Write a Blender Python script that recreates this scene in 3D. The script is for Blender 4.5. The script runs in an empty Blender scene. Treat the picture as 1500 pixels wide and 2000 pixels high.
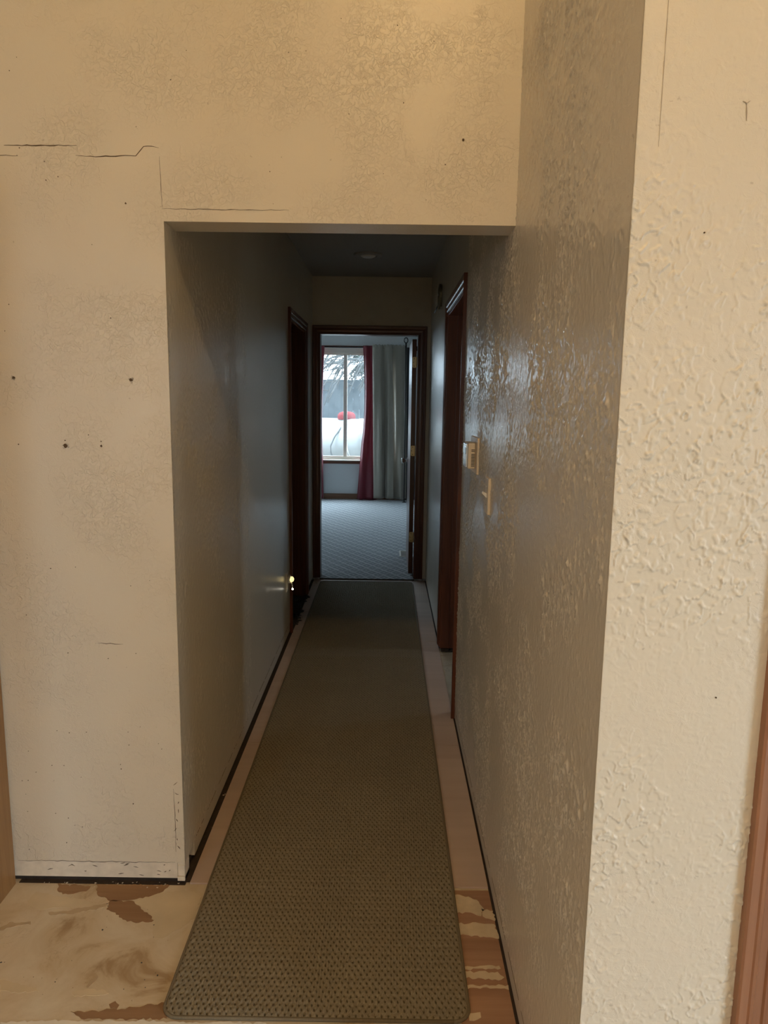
import bpy, bmesh, math, random
import numpy as np
from mathutils import Matrix, Vector, noise as mnoise

random.seed(7)
rng = np.random.default_rng(7)
scene = bpy.context.scene
C = scene.collection

# ------------------------------------------------------------------ camera
cam_d = bpy.data.cameras.new('camera')
cam = bpy.data.objects.new('camera', cam_d)
C.objects.link(cam)
ROT = ((0.9998985, -0.0139621, 0.0028416),
       (0.0049681, 0.1547214, -0.9879457),
       (0.0133542, 0.9878595, 0.1547750))
m = Matrix(ROT).to_4x4()
m.translation = (0.0, 0.0, 1.49)
cam.matrix_world = m
cam_d.sensor_fit = 'VERTICAL'
cam_d.sensor_height = 36.0
cam_d.lens = 1392.0 * 36.0 / 2000.0
cam_d.clip_start = 0.02
cam_d.clip_end = 300
scene.camera = cam

# ------------------------------------------------------------------ overcast sky
world = bpy.data.worlds.new('overcast_sky')
scene.world = world
world.use_nodes = True
nt = world.node_tree
bg = nt.nodes['Background']
bg.inputs['Color'].default_value = (0.68, 0.85, 1.0, 1)
bg.inputs['Strength'].default_value = 13.0

def portal(name, loc, rot, sx, sy):
    """Sampling portal in a window opening: gives off nothing itself."""
    d = bpy.data.lights.new(name, 'AREA')
    d.shape = 'RECTANGLE'; d.size = sx; d.size_y = sy
    d.cycles.is_portal = True
    o = bpy.data.objects.new(name, d)
    o.location = loc; o.rotation_euler = rot
    C.objects.link(o)
    return o
PI = math.pi

# ------------------------------------------------------------------ exposure
scene.view_settings.view_transform = 'Standard'
scene.view_settings.look = 'None'
scene.view_settings.exposure = 0.3
scene.view_settings.gamma = 1.0
scene.view_settings.use_curve_mapping = False
scene.cycles.max_bounces = 8
scene.cycles.diffuse_bounces = 5
scene.cycles.use_denoising = True
scene.cycles.caustics_reflective = False
scene.cycles.caustics_refractive = False
LAMP_POWER = 60.0

# ------------------------------------------------------------------ materials
MATS = {}
def new_mat(name):
    mt = bpy.data.materials.new(name)
    mt.use_nodes = True
    MATS[name] = mt
    n = mt.node_tree.nodes; l = mt.node_tree.links
    return mt, n, l, n['Principled BSDF']
def ramp(n, stops):
    r = n.new('ShaderNodeValToRGB')
    e = r.color_ramp.elements
    while len(e) < len(stops): e.new(0.5)
    for el, (p, c) in zip(e, stops):
        el.position = p
        el.color = (c, c, c, 1) if isinstance(c, (int, float)) else (*c, 1)
    return r
def math_n(n, l, op, a, b=None, c=None):
    k = n.new('ShaderNodeMath'); k.operation = op
    for i, v in enumerate((a, b, c)):
        if v is None: continue
        if isinstance(v, (int, float)): k.inputs[i].default_value = v
        else: l.new(v, k.inputs[i])
    return k.outputs[0]
def noise_n(n, l, vec, scale, detail=4, rough=0.5, dist=0.0):
    k = n.new('ShaderNodeTexNoise')
    k.inputs['Scale'].default_value = scale
    k.inputs['Detail'].default_value = detail
    k.inputs['Roughness'].default_value = rough
    k.inputs['Distortion'].default_value = dist
    if vec is not None: l.new(vec, k.inputs['Vector'])
    return k
def mixc(n, l, fac, a, b):
    k = n.new('ShaderNodeMix'); k.data_type = 'RGBA'
    if isinstance(fac, (int, float)): k.inputs[0].default_value = fac
    else: l.new(fac, k.inputs[0])
    for i, v in ((6, a), (7, b)):
        if isinstance(v, tuple): k.inputs[i].default_value = (*v, 1)
        else: l.new(v, k.inputs[i])
    return k.outputs[2]
def coords(n, l, scale=(1, 1, 1)):
    tc = n.new('ShaderNodeTexCoord')
    mp = n.new('ShaderNodeMapping')
    mp.inputs['Scale'].default_value = scale
    l.new(tc.outputs['Object'], mp.inputs['Vector'])
    return mp.outputs[0]

def plain(name, col, rough=0.5, metal=0.0, spec=0.5, var=0.12, scale=40, bump=0.0):
    mt, n, l, p = new_mat(name)
    v = coords(n, l)
    nz = noise_n(n, l, v, scale, 4)
    a = tuple(c * (1 - var) for c in col); b = tuple(min(1, c * (1 + var)) for c in col)
    l.new(mixc(n, l, nz.outputs['Fac'], a, b), p.inputs['Base Color'])
    p.inputs['Roughness'].default_value = rough
    p.inputs['Metallic'].default_value = metal
    p.inputs['Specular IOR Level'].default_value = spec
    if bump:
        b_ = n.new('ShaderNodeBump'); b_.inputs['Distance'].default_value = bump
        l.new(nz.outputs['Fac'], b_.inputs['Height']); l.new(b_.outputs[0], p.inputs['Normal'])
    return mt

def wall_paint(name, col, rough=0.33, k=1.0):
    """Cream paint over a skip-trowel plaster texture."""
    mt, n, l, p = new_mat(name)
    v = coords(n, l)
    warp = noise_n(n, l, v, 22, 3, 0.5)
    vm = n.new('ShaderNodeVectorMath'); vm.operation = 'MULTIPLY_ADD'
    l.new(warp.outputs['Color'], vm.inputs[0]); vm.inputs[1].default_value = (0.02, 0.02, 0.02)
    l.new(v, vm.inputs[2])
    isl = noise_n(n, l, vm.outputs[0], 42, 3.5, 0.55, 0.6)
    r1 = ramp(n, [(0.50, 0.0), (0.535, 1.0), (0.60, 0.75)])
    l.new(isl.outputs['Fac'], r1.inputs[0])
    lines = noise_n(n, l, vm.outputs[0], 70, 2, 0.5, 1.0)
    d = math_n(n, l, 'ABSOLUTE', math_n(n, l, 'SUBTRACT', lines.outputs['Fac'], 0.5))
    r2 = ramp(n, [(0.0, 1.0), (0.03, 0.0)])
    l.new(d, r2.inputs[0])
    big = noise_n(n, l, v, 4.5, 2, 0.5)
    r3 = ramp(n, [(0.40, 0.10), (0.58, 1.0)])
    l.new(big.outputs['Fac'], r3.inputs[0])
    fine = noise_n(n, l, v, 260, 3, 0.6)
    h = math_n(n, l, 'ADD', math_n(n, l, 'MULTIPLY', r1.outputs[0], 0.8), math_n(n, l, 'MULTIPLY', r2.outputs[0], 0.5))
    h = math_n(n, l, 'MULTIPLY', h, r3.outputs[0])
    h = math_n(n, l, 'MULTIPLY_ADD', fine.outputs['Fac'], 0.22, h)
    b_ = n.new('ShaderNodeBump'); b_.inputs['Distance'].default_value = 0.0032 * k
    b_.inputs['Strength'].default_value = 0.85
    l.new(h, b_.inputs['Height']); l.new(b_.outputs[0], p.inputs['Normal'])
    # slight uneven tone and small scuffs
    tone = noise_n(n, l, v, 1.7, 4, 0.6)
    c1 = mixc(n, l, tone.outputs['Fac'], tuple(c * 0.95 for c in col), tuple(min(1, c * 1.04) for c in col))
    sc = noise_n(n, l, v, 55, 2, 0.5)
    r4 = ramp(n, [(0.735, 0.0), (0.76, 1.0)])
    l.new(sc.outputs['Fac'], r4.inputs[0])
    c2 = mixc(n, l, math_n(n, l, 'MULTIPLY', r4.outputs[0], 0.28), c1, (0.22, 0.15, 0.09))
    l.new(c2, p.inputs['Base Color'])
    p.inputs['Roughness'].default_value = rough
    p.inputs['Specular IOR Level'].default_value = 0.5
    return mt

def wood(name, light, dark, axis='z', rough=0.35, grain=60.0, figure=1.0):
    mt, n, l, p = new_mat(name)
    s = {'x': (0.05, 1, 1), 'y': (1, 0.05, 1), 'z': (1, 1, 0.05)}[axis]
    v = coords(n, l, s)
    a = noise_n(n, l, v, grain, 5, 0.6, 0.8)
    b = noise_n(n, l, v, grain * 0.22, 3, 0.5, 1.5 * figure)
    f = math_n(n, l, 'ADD', math_n(n, l, 'MULTIPLY', a.outputs['Fac'], 0.5), math_n(n, l, 'MULTIPLY', b.outputs['Fac'], 0.6))
    r = ramp(n, [(0.36, dark), (0.72, light)])
    l.new(f, r.inputs[0])
    l.new(r.outputs[0], p.inputs['Base Color'])
    p.inputs['Roughness'].default_value = rough
    b_ = n.new('ShaderNodeBump'); b_.inputs['Distance'].default_value = 0.0004
    l.new(a.outputs['Fac'], b_.inputs['Height']); l.new(b_.outputs[0], p.inputs['Normal'])
    return mt

CREAM = (0.70, 0.635, 0.52)
wall_m = wall_paint('cream_paint', CREAM, 0.36, 0.38)
wall_near_m = wall_paint('cream_paint_coarse', CREAM, 0.4, 0.10)
wall_side_m = wall_paint('cream_paint_glossy', CREAM, 0.24, 0.12)
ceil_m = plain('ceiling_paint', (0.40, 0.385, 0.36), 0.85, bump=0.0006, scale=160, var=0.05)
white_room_m = plain('room_paint', (0.72, 0.67, 0.59), 0.8, var=0.04)
bed_wall_m = plain('bedroom_paint', (0.62, 0.63, 0.63), 0.7, var=0.04)
bare_m = plain('bare_plaster', (0.72, 0.65, 0.54), 0.9, var=0.25, scale=30, bump=0.0008)
plate_m = plain('dirty_timber_and_gap_shade', (0.045, 0.03, 0.02), 0.95, var=0.5, scale=50)
crack_m = plain('crack_shadow', (0.10, 0.065, 0.035), 0.95, var=0.3)
mahog_z = wood('mahogany_upright', (0.17, 0.052, 0.022), (0.075, 0.02, 0.010), 'z', 0.28)
mahog_x = wood('mahogany_crosswise', (0.17, 0.052, 0.022), (0.075, 0.02, 0.010), 'x', 0.28)
mahog_y = wood('mahogany_lengthwise', (0.17, 0.052, 0.022), (0.075, 0.02, 0.010), 'y', 0.22)
redwood_z = wood('red_brown_wood', (0.35, 0.165, 0.088), (0.20, 0.082, 0.042), 'z', 0.3, 45)
oak_z = wood('oak', (0.40, 0.22, 0.085), (0.20, 0.095, 0.032), 'z', 0.42, 28, 2.0)
brass_m = plain('worn_brass', (0.62, 0.52, 0.30), 0.35, 0.8, var=0.2)
ivory_m = plain('ivory_plastic', (0.74, 0.63, 0.47), 0.4, var=0.05)
white_pl_m = plain('white_plastic', (0.80, 0.76, 0.68), 0.35, var=0.04)
black_m = plain('black_plastic', (0.012, 0.012, 0.012), 0.5)
iron_m = plain('black_iron', (0.02, 0.02, 0.022), 0.45, 0.6)
chrome_m = plain('brushed_nickel', (0.72, 0.70, 0.66), 0.22, 1.0, var=0.05)
lcd_m = plain('display_glass', (0.10, 0.12, 0.11), 0.08, spec=0.8)
vinyl_m = plain('almond_vinyl', (0.72, 0.66, 0.58), 0.4, var=0.04)

def glass_mat():
    """Thin window glass: mostly clear, with a hazy veil of glare mixed in."""
    mt, n, l, p = new_mat('hazy_window_glass')
    out = n['Material Output']
    tr = n.new('ShaderNodeBsdfTransparent'); tr.inputs[0].default_value = (0.96, 0.98, 0.98, 1)
    tl = n.new('ShaderNodeBsdfTranslucent'); tl.inputs[0].default_value = (0.92, 0.95, 0.95, 1)  # translucent share imitates the haze of bright glare on the panes
    gl = n.new('ShaderNodeBsdfGlossy'); gl.inputs['Roughness'].default_value = 0.03
    v = coords(n, l)
    nz = noise_n(n, l, v, 6, 5, 0.6)
    r = ramp(n, [(0.3, 0.008), (0.75, 0.03)]); l.new(nz.outputs['Fac'], r.inputs[0])
    m1 = n.new('ShaderNodeMixShader'); l.new(r.outputs[0], m1.inputs[0]); l.new(tr.outputs[0], m1.inputs[1]); l.new(tl.outputs[0], m1.inputs[2])
    m2 = n.new('ShaderNodeMixShader'); m2.inputs[0].default_value = 0.03
    l.new(m1.outputs[0], m2.inputs[1]); l.new(gl.outputs[0], m2.inputs[2])
    l.new(m2.outputs[0], out.inputs['Surface'])
    return mt
glass_m = glass_mat()

def cloth(name, col, rough=0.5, transl=0.25, sheen=0.3):
    mt, n, l, p = new_mat(name)
    out = n['Material Output']
    v = coords(n, l, (1, 1, 0.3))
    nz = noise_n(n, l, v, 220, 3)
    c = mixc(n, l, nz.outputs['Fac'], tuple(x * 0.85 for x in col), tuple(min(1, x * 1.12) for x in col))
    l.new(c, p.inputs['Base Color'])
    p.inputs['Roughness'].default_value = rough
    p.inputs['Sheen Weight'].default_value = sheen
    tl = n.new('ShaderNodeBsdfTranslucent'); l.new(c, tl.inputs[0])
    mx = n.new('ShaderNodeMixShader'); mx.inputs[0].default_value = transl
    l.new(p.outputs[0], mx.inputs[1]); l.new(tl.outputs[0], mx.inputs[2])
    l.new(mx.outputs[0], out.inputs['Surface'])
    return mt
red_m = cloth('crimson_satin', (0.21, 0.014, 0.03), 0.38, 0.25)
grey_m = cloth('grey_beige_satin', (0.29, 0.255, 0.205), 0.30, 0.06)
dark_cl_m = cloth('charcoal_strip', (0.03, 0.032, 0.04), 0.8, 0.0)

def felt_mat():
    """Yellowed vinyl backing paper left stuck on the subfloor, stained."""
    mt, n, l, p = new_mat('stained_backing_paper')
    v = coords(n, l)
    a = noise_n(n, l, v, 5.5, 6, 0.62, 0.9)
    r = ramp(n, [(0.30, (0.36, 0.245, 0.13)), (0.40, (0.53, 0.42, 0.275)), (0.55, (0.60, 0.505, 0.365)), (0.8, (0.67, 0.59, 0.45))])
    l.new(a.outputs['Fac'], r.inputs[0])
    b = noise_n(n, l, v, 19, 4, 0.55, 1.2)
    d = math_n(n, l, 'ABSOLUTE', math_n(n, l, 'SUBTRACT', b.outputs['Fac'], 0.5))
    r2 = ramp(n, [(0.0, 0.55), (0.018, 0.0)]); l.new(d, r2.inputs[0])
    big = noise_n(n, l, v, 3, 2); r3 = ramp(n, [(0.52, 0.0), (0.62, 1.0)]); l.new(big.outputs['Fac'], r3.inputs[0])
    c = mixc(n, l, math_n(n, l, 'MULTIPLY', r2.outputs[0], r3.outputs[0]), r.outputs[0], (0.25, 0.15, 0.07))
    sp = noise_n(n, l, v, 75, 2); r4 = ramp(n, [(0.74, 0.0), (0.77, 0.8)]); l.new(sp.outputs['Fac'], r4.inputs[0])
    c = mixc(n, l, r4.outputs[0], c, (0.14, 0.08, 0.04))
    l.new(c, p.inputs['Base Color'])
    p.inputs['Roughness'].default_value = 0.62
    b_ = n.new('ShaderNodeBump'); b_.inputs['Distance'].default_value = 0.002
    l.new(a.outputs['Fac'], b_.inputs['Height']); l.new(b_.outputs[0], p.inputs['Normal'])
    return mt
felt_m = felt_mat()
stain_m = plain('yellow_stain', (0.57, 0.465, 0.31), 0.65, var=0.22, scale=9)
stain2_m = plain('brown_stain', (0.45, 0.34, 0.215), 0.7, var=0.3, scale=20)
torn_m = wood('torn_plywood', (0.36, 0.215, 0.11), (0.19, 0.095, 0.042), 'x', 0.8, 26)
ply_m = wood('plywood', (0.42, 0.245, 0.15), (0.30, 0.16, 0.09), 'x', 0.75, 45)
paper_m = plain('pale_backing_paper', (0.62, 0.50, 0.34), 0.8, var=0.25, scale=25, bump=0.001)
white_paper_m = plain('white_floor_sheet', (0.74, 0.68, 0.58), 0.7, var=0.12, scale=14)
under_m = wood('underlayment_plywood', (0.56, 0.43, 0.345), (0.46, 0.34, 0.265), 'x', 0.6, 14)

def runner_mat():
    mt, n, l, p = new_mat('olive_loop_runner')
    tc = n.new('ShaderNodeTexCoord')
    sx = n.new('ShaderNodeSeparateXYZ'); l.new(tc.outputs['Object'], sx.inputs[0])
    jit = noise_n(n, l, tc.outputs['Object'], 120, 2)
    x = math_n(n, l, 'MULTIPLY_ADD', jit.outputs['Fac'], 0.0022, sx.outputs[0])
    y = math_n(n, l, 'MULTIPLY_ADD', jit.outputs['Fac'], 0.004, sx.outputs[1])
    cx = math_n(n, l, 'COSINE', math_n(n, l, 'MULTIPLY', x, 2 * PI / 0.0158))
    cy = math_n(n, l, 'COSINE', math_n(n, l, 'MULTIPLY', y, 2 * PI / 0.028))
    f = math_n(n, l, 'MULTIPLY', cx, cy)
    r = ramp(n, [(0.35, 0.0), (0.9, 1.0)]); l.new(f, r.inputs[0])  # dark yarn flecks, with shade painted into the pits between loops
    mp = n.new('ShaderNodeMapping'); mp.inputs['Scale'].default_value = (1, .3, 1); l.new(tc.outputs['Object'], mp.inputs[0])
    fz = noise_n(n, l, mp.outputs[0], 430, 4, 0.7)
    big = noise_n(n, l, tc.outputs['Object'], 3.5, 3, 0.6)
    yarn = mixc(n, l, fz.outputs['Fac'], (0.095, 0.078, 0.046), (0.46, 0.40, 0.285))
    yarn = mixc(n, l, math_n(n, l, 'MULTIPLY', big.outputs['Fac'], 0.35), yarn, (0.15, 0.10, 0.055))
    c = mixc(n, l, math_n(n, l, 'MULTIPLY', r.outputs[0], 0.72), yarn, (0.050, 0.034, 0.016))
    l.new(c, p.inputs['Base Color'])
    p.inputs['Roughness'].default_value = 0.92
    p.inputs['Specular IOR Level'].default_value = 0.15
    b_ = n.new('ShaderNodeBump'); b_.inputs['Distance'].default_value = 0.0015
    l.new(fz.outputs['Fac'], b_.inputs['Height']); l.new(b_.outputs[0], p.inputs['Normal'])
    return mt
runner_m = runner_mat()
binding_m = plain('olive_binding', (0.16, 0.125, 0.075), 0.85, var=0.25, scale=300)

def carpet_mat():
    """Grey bedroom carpet with a raised lattice of diamonds."""
    mt, n, l, p = new_mat('diamond_carpet')
    tc = n.new('ShaderNodeTexCoord')
    sx = n.new('ShaderNodeSeparateXYZ'); l.new(tc.outputs['Object'], sx.inputs[0])
    jit = noise_n(n, l, tc.outputs['Object'], 18, 2)
    x = math_n(n, l, 'MULTIPLY_ADD', jit.outputs['Fac'], 0.018, sx.outputs[0])
    y = math_n(n, l, 'MULTIPLY_ADD', jit.outputs['Fac'], 0.02, sx.outputs[1])
    a = math_n(n, l, 'MULTIPLY', x, 1 / 0.105); b = math_n(n, l, 'MULTIPLY', y, 1 / 0.17)
    def tri(v):
        return math_n(n, l, 'MULTIPLY', math_n(n, l, 'PINGPONG', v, 0.5), 2.0)
    t1 = tri(math_n(n, l, 'ADD', a, b)); t2 = tri(math_n(n, l, 'SUBTRACT', a, b))
    l1 = ramp(n, [(0.0, 1.0), (0.34, 0.0)]); l.new(t1, l1.inputs[0])
    l2 = ramp(n, [(0.0, 0.75), (0.28, 0.0)]); l.new(t2, l2.inputs[0])
    cen = math_n(n, l, 'MULTIPLY', t1, t2)
    l3 = ramp(n, [(0.55, 0.0), (0.85, 0.6)]); l.new(cen, l3.inputs[0])
    h = math_n(n, l, 'MAXIMUM', math_n(n, l, 'MAXIMUM', l1.outputs[0], l2.outputs[0]), l3.outputs[0])
    fz = noise_n(n, l, tc.outputs['Object'], 160, 4, 0.7)
    c = mixc(n, l, h, (0.30, 0.32, 0.34), (0.72, 0.73, 0.73))
    c = mixc(n, l, math_n(n, l, 'MULTIPLY', fz.outputs['Fac'], 0.4), c, (0.50, 0.51, 0.52))
    l.new(c, p.inputs['Base Color'])
    p.inputs['Roughness'].default_value = 0.95
    p.inputs['Specular IOR Level'].default_value = 0.1
    b_ = n.new('ShaderNodeBump'); b_.inputs['Distance'].default_value = 0.006
    l.new(h, b_.inputs['Height'])
    b2 = n.new('ShaderNodeBump'); b2.inputs['Distance'].default_value = 0.003
    l.new(fz.outputs['Fac'], b2.inputs['Height']); l.new(b_.outputs[0], b2.inputs['Normal'])
    l.new(b2.outputs[0], p.inputs['Normal'])
    return mt
carpet_m = carpet_mat()
fence_m = wood('blue_grey_fence', (0.030, 0.040, 0.047), (0.022, 0.030, 0.036), 'z', 0.8, 30)
tank_m = plain('white_tank_paint', (0.15, 0.147, 0.14), 0.5, var=0.08, scale=5)
cap_m = plain('red_tank_cap', (0.11, 0.007, 0.009), 0.85, spec=0.1)
hose_m = plain('grey_hose', (0.03, 0.032, 0.032), 0.6)
ground_m = plain('pale_gravel', (0.16, 0.16, 0.14), 0.95, var=0.3, scale=20, bump=0.02)
bark_m = plain('grey_bark', (0.045, 0.044, 0.042), 0.9, var=0.3)
needle_m = plain('dark_needles', (0.014, 0.032, 0.018), 0.8, var=0.4)
scrap_m = plain('dark_scraps', (0.05, 0.05, 0.05), 0.95, var=0.6, scale=60)
crumb_m = plain('plaster_crumbs', (0.55, 0.48, 0.38), 0.95, var=0.3)

# ------------------------------------------------------------------ builders
def link(name, me, mat, parent=None):
    o = bpy.data.objects.new(name, me)
    C.objects.link(o)
    if mat: me.materials.append(mat)
    if parent is not None:
        o.parent = parent
        o.matrix_parent_inverse = Matrix.Translation(parent.location).inverted()
    return o
def smooth(me):
    for p in me.polygons: p.use_smooth = True
def from_bm(name, bm, mat, parent=None, sm=False):
    bmesh.ops.recalc_face_normals(bm, faces=bm.faces)
    me = bpy.data.meshes.new(name); bm.to_mesh(me); bm.free()
    if sm: smooth(me)
    return link(name, me, mat, parent)
def add_box(bm, x0, x1, y0, y1, z0, z1):
    vs = [bm.verts.new((x, y, z)) for x in (x0, x1) for y in (y0, y1) for z in (z0, z1)]
    for f in ((0, 1, 3, 2), (4, 6, 7, 5), (0, 4, 5, 1), (2, 3, 7, 6), (0, 2, 6, 4), (1, 5, 7, 3)):
        bm.faces.new([vs[i] for i in f])
    return vs
def boxes(name, lst, mat, parent=None, bevel=0.0, seg=2):
    bm = bmesh.new()
    for b in lst: add_box(bm, *b)
    if bevel:
        bmesh.ops.recalc_face_normals(bm, faces=bm.faces)
        bmesh.ops.bevel(bm, geom=list(bm.edges), offset=bevel, segments=seg, affect='EDGES', profile=0.5)
    return from_bm(name, bm, mat, parent)
def prism(name, pts, axis, a0, a1, mat, parent=None):
    """Polygon pts (in the two other axes) extruded along axis from a0 to a1."""
    def P(u, v, w): return {'x': (w, u, v), 'y': (u, w, v), 'z': (u, v, w)}[axis]
    bm = bmesh.new()
    A = [bm.verts.new(P(u, v, a0)) for u, v in pts]; B = [bm.verts.new(P(u, v, a1)) for u, v in pts]
    n = len(pts)
    bm.faces.new(A); bm.faces.new(B[::-1])
    for i in range(n): bm.faces.new([A[i], A[(i + 1) % n], B[(i + 1) % n], B[i]])
    return from_bm(name, bm, mat, parent)
def tube_bm(bm, path, radii, seg=10, cap=True):
    path = [Vector(p) for p in path]
    if isinstance(radii, (int, float)): radii = [radii] * len(path)
    rings = []
    up = Vector((0, 0, 1))
    for i, p in enumerate(path):
        t = (path[min(i + 1, len(path) - 1)] - path[max(i - 1, 0)]).normalized()
        a = t.cross(up)
        if a.length < 1e-3: a = t.cross(Vector((1, 0, 0)))
        a.normalize(); b = t.cross(a)
        rings.append([bm.verts.new(p + (a * math.cos(q) + b * math.sin(q)) * radii[i]) for q in [2 * PI * k / seg for k in range(seg)]])
    for r, s in zip(rings, rings[1:]):
        for k in range(seg): bm.faces.new([r[k], r[(k + 1) % seg], s[(k + 1) % seg], s[k]])
    if cap and len(rings) > 1:
        bm.faces.new(rings[0][::-1]); bm.faces.new(rings[-1])
def tube(name, path, radii, mat, parent=None, seg=10):
    bm = bmesh.new(); tube_bm(bm, path, radii, seg)
    return from_bm(name, bm, mat, parent, True)
def lathe(name, prof, origin, axis, mat, parent=None, seg=28, sm=True):
    """prof: list of (radius, distance along axis)."""
    ax = Vector(axis).normalized()
    a = ax.orthogonal().normalized(); b = ax.cross(a)
    o = Vector(origin)
    bm = bmesh.new(); rings = []
    for r, h in prof:
        if r < 1e-6: rings.append([bm.verts.new(o + ax * h)])
        else: rings.append([bm.verts.new(o + ax * h + (a * math.cos(q) + b * math.sin(q)) * r) for q in [2 * PI * k / seg for k in range(seg)]])
    for r, s in zip(rings, rings[1:]):
        for k in range(seg):
            k2 = (k + 1) % seg
            if len(r) == 1: bm.faces.new([r[0], s[k2], s[k]])
            elif len(s) == 1: bm.faces.new([r[k], r[k2], s[0]])
            else: bm.faces.new([r[k], r[k2], s[k2], s[k]])
    return from_bm(name, bm, mat, parent, sm)
def empty(name, loc):
    o = bpy.data.objects.new(name, None); C.objects.link(o)
    o.location = loc; o.empty_display_size = 0.05
    return o
def tag(o, label, cat, group=None):
    o['label'] = label; o['category'] = cat
    if group: o['group'] = group
    return o
def struct(o, label=None):
    o['kind'] = 'structure'
    if label: o['label'] = label
    return o
CASING = [(0, 0), (0, .009), (.004, .012), (.010, .012), (.013, .009), (.026, .011), (.030, .015), (.035, .015), (.038, .013), (.049, .016), (.053, .017), (.057, .015), (.057, 0)]
def casing(name, p0, p1, wdir, ndir, mat, parent, w=0.057, m0=0.0, m1=0.0):
    """Moulded casing from p0 to p1 (inner edge); profile runs along wdir, stands off along ndir; m0/m1 mitre ends."""
    p0, p1, wd, nd = Vector(p0), Vector(p1), Vector(wdir), Vector(ndir)
    t = (p1 - p0).normalized()
    s = w / 0.057
    bm = bmesh.new(); A = []; B = []
    for a, d in CASING:
        a *= s
        A.append(bm.verts.new(p0 - t * a * m0 + wd * a + nd * d)); B.append(bm.verts.new(p1 + t * a * m1 + wd * a + nd * d))
    n = len(A)
    bm.faces.new(A); bm.faces.new(B[::-1])
    for i in range(n): bm.faces.new([A[i], A[(i + 1) % n], B[(i + 1) % n], B[i]])
    return from_bm(name, bm, mat, parent)

# ------------------------------------------------------------------ setting: floors
XL, XR = -0.605, 0.337           # hall walls
YH, YE, YB = 2.0, 5.83, 10.65    # header wall, end wall, bedroom window wall
HC = 2.45                        # hall ceiling
RC = 4.00                        # near room ceiling
FO = -3.5                        # back of near room
floor = struct(boxes('floor', [(-3.3, 3.1, FO, YB + .1, -0.10, 0.0)], felt_m), 'bare subfloor with yellowed torn backing paper')
seams = [2.0, 2.92, 3.968, 4.271, 4.867, 5.80]
for a, b in zip(seams, seams[1:]):
    boxes('underlayment_panel', [(XL + .013, XR - .005, a + .0008, b - .0008, 0.0, 0.006)], under_m, floor, bevel=0.0006, seg=1)
boxes('floor_gap_shade', [(XL - .1, XL + .0125, 2.01, 5.80, 0, .0012), (XR - .0048, XR + .1, 1.07, 3.2, 0, .0012), (XR - .0048, XR + .1, 4.17, 5.80, 0, .0012), (-1.12, XL, YH - .004, YH + .1, 0, .0010)], plate_m, floor)  # near-black strips painted in for the shade of the gaps along the walls
PATCH = {
    'y1': [(-0.690,1.957), (-0.602,1.975), (-0.546,1.961), (-0.536,1.863), (-0.570,1.811), (-0.605,1.774), (-0.626,1.773), (-0.642,1.796), (-0.648,1.840), (-0.691,1.891), (-0.734,1.914)],
    'y2': [(-1.048,1.956), (-0.961,1.935), (-0.888,1.928), (-0.814,1.895), (-0.859,1.877), (-0.941,1.892), (-0.995,1.878), (-1.050,1.898)],
    'd1': [(-1.077,1.806), (-1.061,1.827), (-1.002,1.832), (-0.996,1.820), (-1.048,1.807), (-1.070,1.795)],
    'd2': [(-0.969,1.870), (-0.906,1.880), (-0.847,1.903), (-0.811,1.908), (-0.812,1.895), (-0.885,1.868), (-0.958,1.858)],
    'd3': [(-0.749,1.606), (-0.748,1.627), (-0.735,1.644), (-0.730,1.637), (-0.737,1.616), (-0.742,1.603)],
    'y3': [(-0.978,1.623), (-0.941,1.615), (-0.876,1.604), (-0.863,1.591), (-0.920,1.587), (-0.960,1.589)],
    'y4': [(-0.777,1.586), (-0.744,1.600), (-0.697,1.597), (-0.684,1.588), (-0.722,1.580), (-0.766,1.577)],
    'b1': [(-0.999,1.994), (-0.985,1.962), (-0.963,1.947), (-0.923,1.954), (-0.897,1.962), (-0.893,1.985)],
    'b2': [(-0.880,1.994), (-0.864,1.963), (-0.852,1.942), (-0.831,1.938), (-0.809,1.921), (-0.771,1.924), (-0.740,1.929), (-0.700,1.941), (-0.672,1.960), (-0.653,1.994)],
    'b3': [(-0.809,1.921), (-0.736,1.920), (-0.709,1.897), (-0.676,1.868), (-0.653,1.844), (-0.657,1.838), (-0.710,1.836), (-0.743,1.846), (-0.761,1.864), (-0.806,1.886)],
    'b4': [(-0.756,1.532), (-0.679,1.536), (-0.608,1.547), (-0.525,1.563), (-0.515,1.516), (-0.669,1.510), (-0.722,1.512)],
    'b5': [(-0.670,1.554), (-0.658,1.564), (-0.644,1.553), (-0.646,1.541), (-0.662,1.543)],
    'w1': [(-0.910,1.499), (-0.717,1.507), (-0.521,1.508), (-0.272,1.508), (-0.262,1.351), (-0.879,1.340)],
    'r1': [(0.200,1.990), (0.334,1.992), (0.334,1.510), (0.334,1.350), (0.200,1.350)],
    'c1': [(0.200,1.975), (0.267,1.963), (0.296,1.941), (0.307,1.913), (0.296,1.881), (0.274,1.891), (0.200,1.896)],
    'c2': [(0.200,1.847), (0.284,1.852), (0.328,1.849), (0.334,1.793), (0.299,1.798), (0.200,1.807)],
    'c3': [(0.200,1.689), (0.319,1.696), (0.322,1.686), (0.200,1.680)],
    'c4': [(0.200,1.672), (0.312,1.675), (0.327,1.657), (0.319,1.650), (0.200,1.655)],
    'c5': [(0.200,1.630), (0.333,1.632), (0.332,1.617), (0.301,1.622), (0.200,1.620)],
    'c6': [(0.219,1.544), (0.250,1.548), (0.250,1.533), (0.220,1.523)],
    'c7': [(0.299,1.911), (0.333,1.903), (0.333,1.861), (0.317,1.871), (0.299,1.881)]}
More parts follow.
